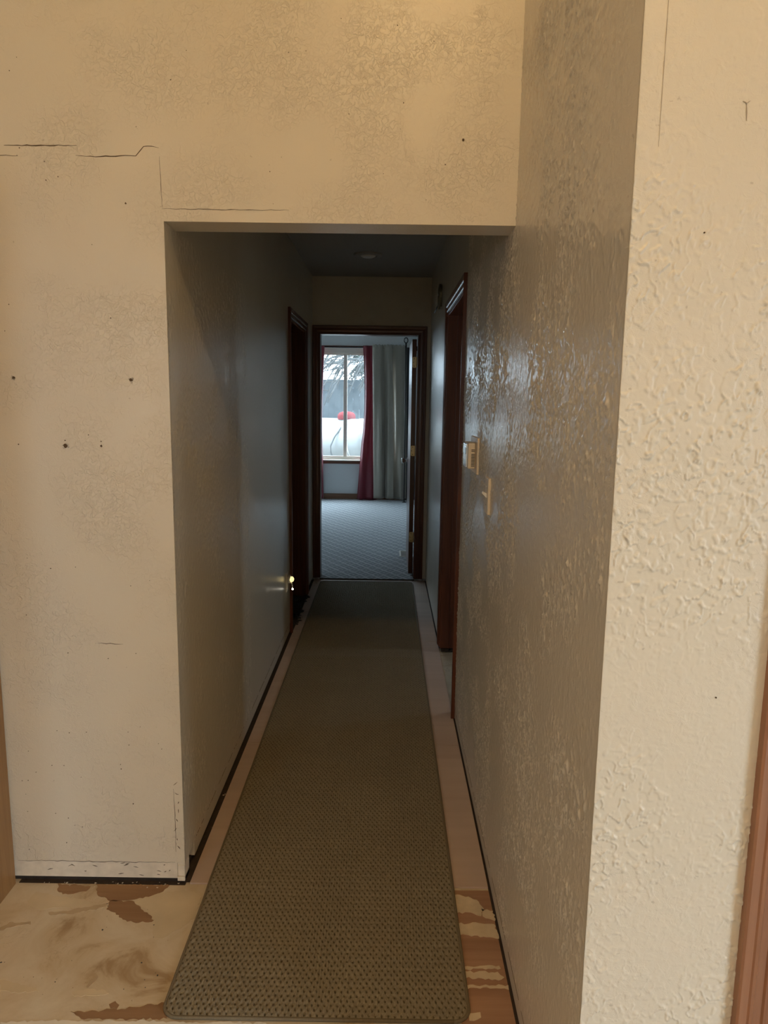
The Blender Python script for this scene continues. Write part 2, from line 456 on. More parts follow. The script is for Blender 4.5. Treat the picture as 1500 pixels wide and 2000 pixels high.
def jag(pts, amp):
    out = []
    n = len(pts)
    for i in range(n):
        a, b = Vector(pts[i]), Vector(pts[(i + 1) % n])
        d = b - a; k = max(1, int(d.length / 0.008)); nn = Vector((-d.y, d.x)).normalized() if d.length else Vector((0, 0))
        for j in range(k):
            q = a + d * (j / k) + (nn * random.uniform(-amp, amp) if j else Vector((0, 0)))
            out.append((q.x, q.y))
    return out
for k, pts in PATCH.items():
    mat, h, nm = {'b': (torn_m, .0012, 'torn_patch'), 'y': (stain_m, .0007, 'stained_paper'), 'd': (stain2_m, .0010, 'paper_crease'), 'w': (white_paper_m, .0014, 'floor_sheet'), 'r': (ply_m, .0010, 'bare_plywood'), 'c': (paper_m, .0019, 'paper_remnant')}[k[0]]
    prism(nm, jag(pts, 0.0 if k == 'r1' else 0.004), 'z', 0.0, h, mat, floor)
struct(boxes('floor_bedroom', [(-2.6, 1.0, 5.80, YB, 0.0, 0.014)], carpet_m), 'grey bedroom carpet with a raised diamond lattice')
struct(boxes('floor_bathroom', [(.45, 2.7, 2.4, 4.8, 0.0, 0.004)], under_m))

# ------------------------------------------------------------------ setting: walls
G = 0.020                         # gap left under the walls where the baseboard came off
BS = 0.073                        # top of the bare strip
wall_entry = struct(boxes('wall_entry', [(-3.2, XL, YH, YH + .115, BS, RC), (XL, XR, YH, YH + .115, 1.955, RC)], wall_m),
                    'cream textured wall around the hallway opening, cracked and pocked')
boxes('bare_strip', [(-3.2, XL - .024, YH + .002, YH + .113, G, BS)], bare_m, wall_entry)
boxes('sill_plate', [(-3.2, XL - .015, YH + .014, YH + .10, 0, G + .001)], plate_m, wall_entry)
boxes('corner_chip', [(XL - .024, XL - .001, YH - .0008, YH + .05, 0.012, 0.026), (XL - .022, XL - .0015, YH + .0005, YH + .05, 0.028, 0.064), (XL - .024, XL - .001, YH + .004, YH + .05, 0.012, BS)], bare_m, wall_entry, bevel=.001)
wall_left = struct(boxes('wall_left', [(XL - .115, XL, YH + .115, 4.46, BS, HC), (XL - .115, XL, 4.46, 5.30, 1.98, HC), (XL - .115, XL, 5.30, YE, BS, HC)], wall_side_m),
                   'textured left wall of the dark hallway')
boxes('bare_strip', [(XL - .113, XL - .002, YH + .115, 4.40, G, BS), (XL - .113, XL - .002, 5.36, YE, G, BS)], wall_side_m, wall_left)
boxes('sill_plate', [(XL - .10, XL - .014, YH + .02, 4.44, 0, G + .001), (XL - .10, XL - .014, 5.32, YE, 0, G + .001)], plate_m, wall_left)
wall_right = struct(boxes('wall_right', [(XR, XR + .115, 1.05, YH, BS, RC), (XR, XR + .115, YH, 3.24, BS, HC), (XR, XR + .115, 3.24, 4.12, 1.98, HC), (XR, XR + .115, 4.12, YE, BS, HC)], wall_side_m),
                    'long textured right wall running down the hallway')
boxes('bare_strip', [(XR + .0012, XR + .113, 1.052, 3.2, .010, BS), (XR + .0012, XR + .113, 4.16, YE, .010, BS)], wall_side_m, wall_right)
boxes('sill_plate', [(XR + .012, XR + .10, 1.07, 3.22, 0, G + .001), (XR + .012, XR + .10, 4.14, YE, 0, G + .001)], plate_m, wall_right)
wall_near = struct(boxes('wall_near', [(XR + .0005, .645, 1.0497, 1.165, .010, RC), (.645, 1.45, 1.05, 1.165, 2.03, RC), (1.45, 3.0, 1.05, 1.165, 0, RC)], wall_near_m),
                   'bright cream wall end facing the camera beside the wood casing')
wall_end = struct(boxes('wall_end', [(XL - .115, -.565, YE, YE + .115, 0, HC), (.243, XR + .115, YE, YE + .115, 0, HC), (-.565, .243, YE, YE + .115, 2.025, HC)], wall_m),
                  'dim wall at the end of the hallway above the bedroom door')
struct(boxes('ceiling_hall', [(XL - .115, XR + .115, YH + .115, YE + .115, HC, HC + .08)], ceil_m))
struct(boxes('ceiling_room', [(-3.2, 3.0, FO, YH, RC, RC + .08)], white_room_m))
struct(boxes('wall_room_left', [(-3.3, -3.2, FO, YH + .115, 0, RC)], white_room_m))
KX0, KX1, KZ0, KZ1 = -2.5, -1.65, 1.15, 1.95      # unseen window added behind the camera to light the walls
struct(boxes('wall_room_back', [(-3.3, KX0, FO - .1, FO, 0, RC), (KX1, 3.1, FO - .1, FO, 0, RC), (KX0, KX1, FO - .1, FO, 0, KZ0), (KX0, KX1, FO - .1, FO, KZ1, RC)], white_room_m))
w4 = struct(empty('added_window', ((KX0 + KX1) / 2, FO - .05, KZ0)))
boxes('window_frame', [(KX0, KX0 + .04, FO - .08, FO - .02, KZ0, KZ1), (KX1 - .04, KX1, FO - .08, FO - .02, KZ0, KZ1), (KX0, KX1, FO - .08, FO - .02, KZ0, KZ0 + .04), (KX0, KX1, FO - .08, FO - .02, KZ1 - .04, KZ1)], vinyl_m, w4)
portal('back_portal', ((KX0 + KX1) / 2, FO - .09, (KZ0 + KZ1) / 2), (PI / 2, 0, 0), KX1 - KX0, KZ1 - KZ0)
# right wall of the near room with a wide patio opening
PY0, PY1, PZ1 = -2.2, -0.70, 2.05
struct(boxes('wall_room_right', [(3.0, 3.1, FO, PY0, 0, RC), (3.0, 3.1, PY1, 1.165, 0, RC), (3.0, 3.1, PY0, PY1, PZ1, RC)], white_room_m))
w2 = struct(empty('window_2', (3.05, (PY0 + PY1) / 2, 0)))
pm = (PY0 + PY1) / 2
boxes('window_frame', [(3.02, 3.08, PY0, PY0 + .05, 0, PZ1), (3.02, 3.08, PY1 - .05, PY1, 0, PZ1), (3.02, 3.08, PY0, PY1, PZ1 - .05, PZ1), (3.02, 3.08, PY0, PY1, 0, .04)], vinyl_m, w2)
boxes('mullion', [(3.03, 3.07, pm - .03, pm + .03, 0, PZ1)], vinyl_m, w2)
portal('patio_portal', (3.09, pm, PZ1 / 2), (0, PI / 2, 0), PZ1, PY1 - PY0)
# room behind the right doorway
BZ0, BZ1, BY0, BY1 = 1.25, 1.80, 3.85, 4.25
struct(boxes('wall_bathroom_near', [(.452, 2.7, 2.3, 2.4, 0, HC)], white_room_m))
struct(boxes('wall_bathroom_far', [(.452, 2.7, 4.8, 4.9, 0, HC)], white_room_m))
struct(boxes('wall_bathroom_right', [(2.6, 2.7, 2.3, BY0, 0, HC), (2.6, 2.7, BY1, 4.9, 0, HC), (2.6, 2.7, BY0, BY1, 0, BZ0), (2.6, 2.7, BY0, BY1, BZ1, HC)], white_room_m))
struct(boxes('ceiling_bathroom', [(.452, 2.7, 2.3, 4.9, HC, HC + .08)], white_room_m))
w3 = struct(empty('window_3', (2.65, (BY0 + BY1) / 2, BZ0)))
boxes('window_frame', [(2.62, 2.68, BY0, BY0 + .04, BZ0, BZ1), (2.62, 2.68, BY1 - .04, BY1, BZ0, BZ1), (2.62, 2.68, BY0, BY1, BZ1 - .04, BZ1), (2.62, 2.68, BY0, BY1, BZ0, BZ0 + .04)], vinyl_m, w3)
portal('bathroom_portal', (2.69, (BY0 + BY1) / 2, (BZ0 + BZ1) / 2), (0, PI / 2, 0), BZ1 - BZ0, BY1 - BY0)
# closed dark room behind the left doorway, closet behind the near right door
struct(boxes('wall_side_room', [(-2.5, XL - .116, 3.9, 4.0, 0, HC), (-2.5, XL - .116, 5.83, 5.944, 0, HC), (-2.6, -2.5, 3.9, 5.944, 0, HC)], white_room_m))
struct(boxes('ceiling_side_room', [(-2.6, XL - .116, 3.9, 5.944, HC, HC + .08)], white_room_m))
# bedroom shell
WX0, WX1, WZ0, WZ1 = -2.30, 0.06, 0.60, 2.24  # window's unseen left part widened to brighten the bedroom
wall_bed = struct(boxes('wall_bedroom_far', [(-2.6, WX0, YB, YB + .15, 0, HC), (WX1, 1.0, YB, YB + .15, 0, HC), (WX0, WX1, YB, YB + .15, 0, WZ0), (WX0, WX1, YB, YB + .15, WZ1, HC)], bed_wall_m),
                  'pale bedroom wall below and around the window')
struct(boxes('wall_bedroom_left', [(-2.7, -2.6, 5.83, YB + .15, 0, HC)], bed_wall_m))
struct(boxes('wall_bedroom_right', [(1.0, 1.1, 5.83, YB + .15, 0, HC)], bed_wall_m))
struct(boxes('wall_bedroom_near', [(-2.7, XL - .116, 5.945, 6.0, 0, HC), (XR + .116, 1.1, 5.945, 6.0, 0, HC)], bed_wall_m))
struct(boxes('ceiling_bedroom', [(-2.7, 1.1, 5.946, YB + .15, HC, HC + .08)], bed_wall_m))
base_m = wood('brown_baseboard', (0.26, 0.125, 0.06), (0.14, 0.06, 0.03), 'x', 0.4, 40)
struct(boxes('baseboard_bedroom', [(-2.6, 1.0, YB - .014, YB, .014, .095)], base_m, bevel=.003), 'brown wooden baseboard under the bedroom window')
portal('bedroom_portal', ((WX0 + WX1) / 2, YB + .14, (WZ0 + WZ1) / 2), (-PI / 2, 0, 0), WX1 - WX0, WZ1 - WZ0)

# skip-trowel plaster relief on the walls seen from close by
def blur_noise(shape, lx, ly, seed):
    r = np.random.default_rng(seed)
    f = np.fft.rfft2(r.normal(size=shape))
    ky = np.fft.fftfreq(shape[0])[:, None]; kx = np.fft.rfftfreq(shape[1])[None, :]
    f *= np.exp(-2 * (PI ** 2) * ((ky * ly) ** 2 + (kx * lx) ** 2))
    g = np.fft.irfft2(f, shape)
    return (g - g.mean()) / g.std()
def relief(plane, u0, u1, du, z0, z1, dz, height, seed, mat, parent, flat_u=0.0):
    nu = int((u1 - u0) / du) + 1; nz_ = int((z1 - z0) / dz) + 1
    U = np.linspace(u0, u1, nu)[None, :].repeat(nz_, 0); Zz = np.linspace(z0, z1, nz_)[:, None].repeat(nu, 1)
    a = blur_noise((nz_, nu), .0032 / du, .0032 / dz, seed)
    b = blur_noise((nz_, nu), .0052 / du, .0052 / dz, seed + 1)
    wob = blur_noise((nz_, nu), .0022 / du, .0022 / dz, seed + 4)
    gate = blur_noise((nz_, nu), .0055 / du, .0055 / dz, seed + 2)
    patch = blur_noise((nz_, nu), .055 / du, .055 / dz, seed + 3)
    ridge = np.exp(-((b + .16 * wob) / .15) ** 2) * np.clip(gate * 1.6 + .5, 0, 1)
    drop = np.clip((a - .75) * 1.6, 0, 1)
    plate_ = np.clip((b - .05) * 6, 0, 1) * .25
    h = (ridge + .55 * drop + plate_) * np.clip(.65 + .5 * patch, .25, 1.15)
    if flat_u: h *= np.clip((U - u0) / flat_u, 0, 1)
    h = height * h + .00006 * wob
    if plane[0] == 'x': V = np.stack([plane[1] + plane[2] * h, U, Zz], -1)
    else: V = np.stack([U, plane[1] + plane[2] * h, Zz], -1)
    ii = np.arange(nz_ * nu).reshape(nz_, nu)
    q = np.stack([ii[:-1, :-1], ii[:-1, 1:], ii[1:, 1:], ii[1:, :-1]], -1).reshape(-1, 4)
    if (plane[0] == 'x') == (plane[2] < 0): q = q[:, ::-1]
    me = bpy.data.meshes.new('plaster_relief')
    V = np.ascontiguousarray(V.reshape(-1, 3), dtype=np.float32)
    me.vertices.add(len(V)); me.vertices.foreach_set('co', V.ravel())
    me.loops.add(q.size); me.loops.foreach_set('vertex_index', np.ascontiguousarray(q).ravel().astype(np.int32))
    me.polygons.add(len(q)); me.polygons.foreach_set('loop_start', np.arange(0, q.size, 4, dtype=np.int32))
    me.polygons.foreach_set('use_smooth', np.ones(len(q), dtype=bool))
    me.update(); me.validate()
    o = link('plaster_relief', me, mat, parent); o['kind'] = 'stuff'
    return o
relief(('x', XR - .0003, -1), 1.0515, 3.178, .0024, BS, 2.58, .0034, .0028, 101, wall_side_m, wall_right, .03)
relief(('y', 1.0494, -1), XR + .0005, .588, .0015, .35, 2.12, .0019, .0022, 202, wall_near_m, wall_near)
relief(('x', XL + .0003, 1), YH + .004, 3.10, .0036, BS, 1.954, .0050, .0020, 303, wall_side_m, wall_left)

# wear on the entry wall: cracks, nail holes
def ribbon(pts, y, w, name='crack', parent=wall_entry, mat=crack_m, jit=0.0012):
    P = []
    for (a, b) in zip(pts, pts[1:]):
        a, b = Vector(a), Vector(b); k = max(2, int((b - a).length / 0.012))
        for j in range(k): P.append(a + (b - a) * (j / k) + Vector((random.uniform(-jit, jit) * .5, random.uniform(-jit, jit))))
    P.append(Vector(pts[-1]))
    bm = bmesh.new(); L = []; n = len(P)
    for i, p in enumerate(P):
        t = (P[min(i + 1, n - 1)] - P[max(i - 1, 0)]).normalized(); nn = Vector((-t.y, t.x))
        ww = w * (0.25 + 0.75 * math.sin(PI * min(1, max(0.02, i / (n - 1) if n > 1 else .5)))) * random.uniform(.6, 1.2)
        L.append((bm.verts.new((p.x + nn.x * ww / 2, y, p.y + nn.y * ww / 2)), bm.verts.new((p.x - nn.x * ww / 2, y, p.y - nn.y * ww / 2)),
                  bm.verts.new((p.x + nn.x * ww / 2, y + .0006, p.y + nn.y * ww / 2)), bm.verts.new((p.x - nn.x * ww / 2, y + .0006, p.y - nn.y * ww / 2))))
    for a, b in zip(L, L[1:]):
        bm.faces.new([a[0], a[1], b[1], b[0]]); bm.faces.new([a[2], b[2], b[3], a[3]])
        bm.faces.new([a[0], b[0], b[2], a[2]]); bm.faces.new([a[1], a[3], b[3], b[1]])
    bm.faces.new(L[0]) if False else None
    return from_bm(name, bm, mat, parent)
yc = YH - .0005
ribbon([(-1.20, 2.117), (-1.032, 2.116), (-0.985, 2.115)], yc, .0022)
ribbon([(-1.02, 2.1405), (-0.90, 2.142), (-0.828, 2.143)], yc, .0026)
ribbon([(-0.832, 2.117), (-0.78, 2.116), (-0.674, 2.119), (-0.652, 2.141), (-0.63, 2.143), (-0.612, 2.139)], yc, .0026)
ribbon([(-0.611, 2.119), (-0.608, 1.986)], yc, .0011)
ribbon([(-0.607, 1.987), (-0.45, 1.9865), (-0.27, 1.987)], yc, .0016)
ribbon([(-0.84, 0.776), (-0.765, 0.774)], yc, .0016)
ribbon([(-0.632, 0.32), (-0.630, 0.22), (-0.631, 0.11)], yc, .0014)
ribbon([(-1.12, 0.074), (-0.9, 0.0735), (-0.635, 0.074)], yc + .0004, .0018, jit=.002)
faint_m = plain('faint_scratch', (0.40, 0.33, 0.25), 0.9)
ribbon([(0.368, 2.20), (0.368, 2.02), (0.368, 1.84)], 1.0484, .0007, parent=wall_near, mat=faint_m, jit=.0003)
ribbon([(0.478, 1.900), (0.484, 1.897), (0.489, 1.900)], 1.0484, .0016, parent=wall_near, mat=faint_m)
ribbon([(0.484, 1.897), (0.486, 1.874)], 1.0484, .0016, parent=wall_near, mat=faint_m)
hole_rim_m = plain('chipped_plaster', (0.50, 0.45, 0.38), 0.9, var=0.4, scale=200)
def hole(x, z, r, y=YH, parent=wall_entry, rim=True):
    h = prism('nail_hole', [(x + r * (1 + random.uniform(-.25, .2)) * math.cos(q), z + r * (1 + random.uniform(-.25, .2)) * math.sin(q)) for q in [2 * PI * k / 9 for k in range(9)]], 'y', y - .0012, y + .0008, crack_m, parent)
    if rim:
        for k in range(5):
            q = random.uniform(0, 2 * PI); rr = r * random.uniform(.9, 1.5); s = r * random.uniform(.3, .55)
            cx, cz = x + rr * math.cos(q), z + rr * math.sin(q)
            prism('plaster_chip', [(cx + s * random.uniform(.6, 1.2) * math.cos(a), cz + s * random.uniform(.6, 1.2) * math.sin(a)) for a in [2 * PI * j / 6 for j in range(6)]], 'y', y - .0022, y + .0004, hole_rim_m, parent)
hole(-1.035, 1.538, .0042); hole(-0.710, 1.536, .0048); hole(-0.902, 1.352, .0058)
hole(-0.801, 1.353, .0032, rim=False); hole(-0.801, 1.366, .0017, rim=False); hole(-0.902, 1.367, .0017, rim=False)
hole(0.189, 2.168, .0036, rim=False); hole(-0.705, 1.999, .0024, rim=False)
hole(0.4403, 1.728, .0012, 1.0490, wall_near, False); hole(0.515, 1.042, .0012, 1.0490, wall_near, False)
for k in range(42):
    hole(random.uniform(-1.1, -.62), random.choice([random.uniform(.09, 1.9), random.uniform(.09, .5)]), random.uniform(.0008, .0018), rim=False)
for k in range(26):
    hole(random.uniform(-1.0, .33), random.uniform(2.0, 2.5), random.uniform(.0007, .0014), rim=False)
for k in range(16):      # scuffs and gouges along the bare strip
    x0 = random.uniform(-1.11, -.64); z0 = random.uniform(.028, .068)
    ribbon([(x0, z0), (x0 + random.uniform(.004, .02), z0 + random.uniform(-.006, .006))], YH + .0012, .0022, 'gouge')
for k in range(8):
    z0 = .12 + k * .03
    ribbon([(-.628 + random.uniform(-.008, .012), z0), (-.626 + random.uniform(-.008, .012), z0 + random.uniform(.004, .014))], yc, .0024, 'gouge')
# pencil-like dark line where the old baseboard met the side walls
def line_x(x, y0, y1, z, w, name, parent, sgn):
    bm = bmesh.new(); y = y0
    while y < y1:
        ln = random.uniform(.06, .22); dz = random.uniform(-.0015, .0015)
        add_box(bm, x - .0003, x + .0003, y, min(y + ln, y1), z + dz, z + dz + w * random.uniform(.4, 1))
        y += ln + random.uniform(0, .05)
    return from_bm(name, bm, crack_m, parent)
line_x(XL + .0004, YH + .13, 4.3, .078, .0028, 'scribe_line', wall_left, 1)
line_x(XR - .0004, 1.06, 3.1, .062, .0012, 'scribe_line', wall_right, -1)

# ------------------------------------------------------------------ end door into the bedroom
d1 = struct(empty('door_1', (-.15, YE, 0)), 'open bedroom door in a dark mahogany frame')
JX0, JX1, JZ = -.547, .243, 2.007
casing('casing', (JX0, YE, .006), (JX0, YE, JZ), (-1, 0, 0), (0, -1, 0), mahog_z, d1, w=.057, m1=1.16)
casing('casing', (JX1, YE, .006), (JX1, YE, JZ), (1, 0, 0), (0, -1, 0), mahog_z, d1, w=.066, m1=1)
casing('casing', (JX0, YE, JZ), (JX1, YE, JZ), (0, 0, 1), (0, -1, 0), mahog_x, d1, w=.066, m0=.864, m1=1)
boxes('jamb', [(JX0 - .018, JX0 + .003, YE - .004, YE + .118, .014, JZ + .018)], mahog_z, d1, bevel=.001)
boxes('jamb', [(JX1 - .006, JX1 + .001, YE - .004, YE + .112, .014, JZ)], mahog_z, d1, bevel=.001)
boxes('head_jamb', [(JX0 + .003, JX1, YE - .004, YE + .118, JZ - .002, JZ + .018)], mahog_x, d1, bevel=.001)
boxes('strike_plate', [(JX0 + .003, JX0 + .0045, YE + .075, YE + .10, .91, .97)], brass_m, d1)
DX0, DX1, DY0, DY1 = .196, .232, YE + .122, YE + .122 + .755
leaf = boxes('door_leaf', [(DX0, DX1, DY0, DY1, .028, 1.985)], mahog_z, d1, bevel=.0015)
leaf['label'] = 'dark wooden door leaf swung fully open into the bedroom'
for hz in (1.80, 1.077, .345):
    hn = prism('hinge', [(DX0 + .003, hz - .037), (DX0 + .009, hz - .043), (DX1 + .001, hz - .043), (DX1 + .001, hz + .043), (DX0 + .009, hz + .043), (DX0 + .003, hz + .037)], 'y', DY0 - .0022, DY0 + .001, brass_m, leaf)
    tube('hinge_pin', [(DX1 + .004, DY0 - .004, hz - .044), (DX1 + .004, DY0 - .004, hz + .044)], .004, brass_m, leaf, 8)
    for dz, dx in ((-.03, .018), (0, .010), (.03, .018)):
        lathe('screw', [(0, 0), (.0035, 0), (.0035, .001), (0, .001)], (DX0 + dx, DY0 - .0022, hz + dz), (0, -1, 0), black_m, leaf, 8, False)
for sgn, x in ((-1, DX0), (1, DX1)):
    lathe('door_knob', [(0, 0), (.030, 0), (.030, .004), (.012, .008), (.010, .026), (.018, .031), (.026, .040), (.027, .050), (.022, .058), (0, .061)], (x, DY1 - .065, .937), (sgn, 0, 0), chrome_m, leaf)
boxes('threshold_edge', [(JX0, JX1, YE - .034, YE - .026, .006, .014)], plate_m, d1)

# ------------------------------------------------------------------ right doorway
d2 = struct(empty('door_2', (XR, 3.68, 0)), 'mahogany cased doorway in the right wall')
RY0, RY1, RZ = 3.24, 4.12, 1.98
casing('casing', (XR, RY0, .006), (XR, RY0, RZ), (0, -1, 0), (-1, 0, 0), mahog_z, d2, m1=1)
casing('casing', (XR, RY1, .03), (XR, RY1, RZ), (0, 1, 0), (-1, 0, 0), mahog_z, d2, m1=1)
casing('casing', (XR, RY0, RZ), (XR, RY1, RZ), (0, 0, 1), (-1, 0, 0), mahog_y, d2, m0=1, m1=1)
boxes('jamb', [(XR - .004, XR + .118, RY0 - .001, RY0 + .018, .006, RZ)], mahog_z, d2, bevel=.001)
boxes('jamb', [(XR - .004, XR + .118, RY1 - .018, RY1 + .001, .024, RZ)], mahog_z, d2, bevel=.001)
boxes('head_jamb', [(XR - .004, XR + .118, RY0, RY1, RZ - .018, RZ)], mahog_y, d2, bevel=.001)
boxes('door_stop', [(XR + .05, XR + .08, RY1 - .030, RY1 - .018, .03, RZ - .018)], mahog_z, d2)
boxes('shim', [(XR + .004, XR + .05, RY1 - .026, RY1 + .02, .006, .022), (XR + .056, XR + .11, RY1 - .022, RY1 + .02, .006, .016)], plate_m, d2)

# ------------------------------------------------------------------ left doorway
d3 = struct(empty('door_3', (XL, 4.88, 0)), 'dark mahogany cased doorway in the left wall')
LY0, LY1, LZ = 4.46, 5.30, 1.98
casing('casing', (XL, LY0, .006), (XL, LY0, LZ), (0, -1, 0), (1, 0, 0), mahog_z, d3, m1=1)
casing('casing', (XL, LY1, .006), (XL, LY1, LZ), (0, 1, 0), (1, 0, 0), mahog_z, d3, m1=1)
casing('casing', (XL, LY0, LZ), (XL, LY1, LZ), (0, 0, 1), (1, 0, 0), mahog_y, d3, m0=1, m1=1)
boxes('jamb', [(XL - .118, XL + .004, LY0 - .001, LY0 + .018, .006, LZ)], mahog_z, d3, bevel=.001)
boxes('jamb', [(XL - .118, XL + .004, LY1 - .018, LY1 + .001, .006, LZ)], mahog_z, d3, bevel=.001)
boxes('head_jamb', [(XL - .118, XL + .004, LY0, LY1, LZ - .018, LZ)], mahog_y, d3, bevel=.001)
boxes('door_leaf', [(XL - .118 - .76, XL - .122, LY1 - .055, LY1 - .019, .02, LZ - .02)], mahog_z, d3, bevel=.001)

# ------------------------------------------------------------------ near right door with red-brown casing
d4 = struct(empty('door_4', (1.0, 1.05, 0)), 'red-brown wood door and moulded casing at the right edge')
NX0, NX1, NZ = .645, 1.45, 2.03
casing('casing', (NX0, 1.0497, .0), (NX0, 1.0497, NZ), (-1, 0, 0), (0, -1, 0), redwood_z, d4, m1=1)
casing('casing', (NX1, 1.0497, .0), (NX1, 1.0497, NZ), (1, 0, 0), (0, -1, 0), redwood_z, d4, m1=1)
casing('casing', (NX0, 1.0497, NZ), (NX1, 1.0497, NZ), (0, 0, 1), (0, -1, 0), redwood_z, d4, m0=1, m1=1)
boxes('jamb', [(NX0 - .001, NX0 + .018, 1.046, 1.168, 0, NZ)], redwood_z, d4)
boxes('jamb', [(NX1 - .018, NX1 + .001, 1.046, 1.168, 0, NZ)], redwood_z, d4)
boxes('head_jamb', [(NX0, NX1, 1.046, 1.168, NZ - .018, NZ)], redwood_z, d4)
dl = boxes('door_leaf', [(NX0 + .02, NX1 - .02, 1.125, 1.16, .01, NZ - .02)], mahog_z, d4, bevel=.001)

# ------------------------------------------------------------------ bedroom window
w1 = struct(empty('window_1', ((WX0 + WX1) / 2, YB, WZ0)), 'bedroom window with pale vinyl frame and narrow mullion')
wy0, wy1 = YB + .05, YB + .12
boxes('window_frame', [(WX0, WX0 + .05, wy0, wy1, WZ0, WZ1)], vinyl_m, w1, bevel=.003)
boxes('window_frame', [(WX1 - .05, WX1, wy0, wy1, WZ0, WZ1)], vinyl_m, w1, bevel=.003)
boxes('window_frame', [(WX0 + .05, WX1 - .05, wy0, wy1, WZ1 - .075, WZ1)], vinyl_m, w1, bevel=.003)
boxes('window_frame', [(WX0 + .05, WX1 - .05, wy0, wy1, WZ0, WZ0 + .03)], vinyl_m, w1, bevel=.003)
boxes('sash_rail', [(WX0 + .05, WX1 - .05, wy0 + .01, wy0 + .045, WZ1 - .10, WZ1 - .075)], vinyl_m, w1, bevel=.002)
boxes('sash_rail', [(WX0 + .05, WX1 - .05, wy0 + .01, wy0 + .045, WZ0 + .03, WZ0 + .055)], vinyl_m, w1, bevel=.002)
boxes('mullion', [(-.655, -.600, wy0 + .005, wy0 + .055, WZ0 + .03, WZ1 - .075)], vinyl_m, w1, bevel=.003)
boxes('mullion', [(-1.635, -1.580, wy0 + .005, wy0 + .055, WZ0 + .03, WZ1 - .075)], vinyl_m, w1, bevel=.003)
boxes('pane', [(WX0 + .05, -1.635, wy0 + .034, wy0 + .038, WZ0 + .05, WZ1 - .095)], glass_m, w1)
boxes('pane', [(-1.580, -.655, wy0 + .02, wy0 + .024, WZ0 + .05, WZ1 - .095)], glass_m, w1)
boxes('pane', [(-.600, WX1 - .05, wy0 + .034, wy0 + .038, WZ0 + .05, WZ1 - .095)], glass_m, w1)
boxes('window_sill', [(WX0 - .06, WX1 + .06, YB - .035, YB + .05, WZ0 - .012, WZ0 + .004)], vinyl_m, w1, bevel=.003)
boxes('apron', [(WX0 - .05, WX1 + .05, YB - .016, YB, WZ0 - .055, WZ0 - .012)], mahog_x, w1, bevel=.002)
boxes('head_casing', [(WX0 - .06, WX1 + .06, YB - .018, YB, WZ1, WZ1 + .03)], mahog_x, w1, bevel=.002)
boxes('side_casing', [(WX0 - .06, WX0, YB - .018, YB, WZ0, WZ1)], mahog_z, w1, bevel=.002)
boxes('side_casing', [(WX1, WX1 + .06, YB - .018, YB, WZ0, WZ1)], mahog_z, w1, bevel=.002)

# ------------------------------------------------------------------ curtains
def curtain(name, left, right, zt, zb, y, folds, amp, mat, phase=0.0, seed=0, parent=None, nz=46, nx=110, ruffle=0.0):
    """left/right: functions of t (0 top, 1 bottom) -> x."""
    bm = bmesh.new(); grid = []
    rnd = random.Random(seed)
    ws = [(rnd.uniform(.7, 1.3), rnd.uniform(0, 6.28)) for _ in range(3)]
    for j in range(nz + 1):
        t = j / nz; row = []
        xl, xr = left(t), right(t)
        for i in range(nx + 1):
            s = i / nx
            a = amp * (0.45 + 0.55 * t)
            f = math.sin(2 * PI * folds * s + phase + 0.5 * math.sin(3 * t + ws[0][1]))
            f += 0.35 * math.sin(2 * PI * folds * 1.9 * s * ws[1][0] + ws[1][1] + t * 1.2)
            z = zt + (zb - zt) * t
            if j == 0: z += ruffle * math.sin(2 * PI * folds * 4.3 * s + 1)
            row.append(bm.verts.new((xl + (xr - xl) * s + .25 * a * math.cos(2 * PI * folds * s + phase), y + a * f, z)))
        grid.append(row)
    for r, q in zip(grid, grid[1:]):
        for i in range(nx): bm.faces.new([r[i], r[i + 1], q[i + 1], q[i]])
    o = from_bm(name, bm, mat, parent, True)
    sm = o.modifiers.new('thickness', 'SOLIDIFY'); sm.thickness = 0.002
    return o
lerp = lambda a, b: (lambda t: a + (b - a) * t)
c = curtain('curtain', lerp(-1.16, -1.15), lambda t: -.938 + .016 * math.sin(5.5 * t + 2.2) - .02 * t, 2.255, .03, YB - .105, 4, .022, red_m, .5, 1)
tag(c, 'crimson curtain at the left edge of the bedroom window', 'curtain', 'bedroom curtains')
c = curtain('curtain', lambda t: -.368 + .028 * math.sin(PI * min(1, t * 1.6)) - .075 * max(0, t - .55) / .45, lerp(-.15, -.14), 2.27, .018, YB - .095, 2.2, .022, red_m, 1.1, 2)
tag(c, 'crimson curtain hanging between the window and the grey one', 'curtain', 'bedroom curtains')
c = curtain('curtain', lerp(-.222, -.178), lerp(.055, .095), 2.275, .055, YB - .195, 1.5, .046, grey_m, 2.6, 3, ruffle=.006)
tag(c, 'grey-beige satin curtain next to the crimson one, ruffled top', 'curtain', 'bedroom curtains')
c = curtain('curtain', lambda t: .022 + .055 * math.sin(PI * t) * .6 + .05 * t, lerp(.268, .298), 2.275, .045, YB - .165, 1.2, .042, grey_m, .4, 4, ruffle=.006)
tag(c, 'grey-beige satin curtain nearest the open bedroom door', 'curtain', 'bedroom curtains')
c = curtain('curtain', lerp(.255, .262), lerp(.40, .42), 2.24, .03, YB - .085, 2, .012, dark_cl_m, 0, 5)  # charcoal strip filling the dark band past the grey curtains
tag(c, 'narrow charcoal strip at the right end of the rod', 'curtain', 'bedroom curtains')
rod = empty('curtain_rod', (-.5, YB - .12, 2.245))
tag(rod, 'black curtain rod above the bedroom window', 'curtain rod')
tube('pole', [(-1.45, YB - .048, 2.245), (.44, YB - .048, 2.245)], .009, iron_m, rod)
for x in (-1.40, .42):
    boxes('bracket', [(x - .008, x + .008, YB - .048, YB - .001, 2.235, 2.25), (x - .015, x + .015, YB - .006, YB, 2.21, 2.275)], iron_m, rod)
st = empty('iron_stake', (.262, YB - .30, .014))
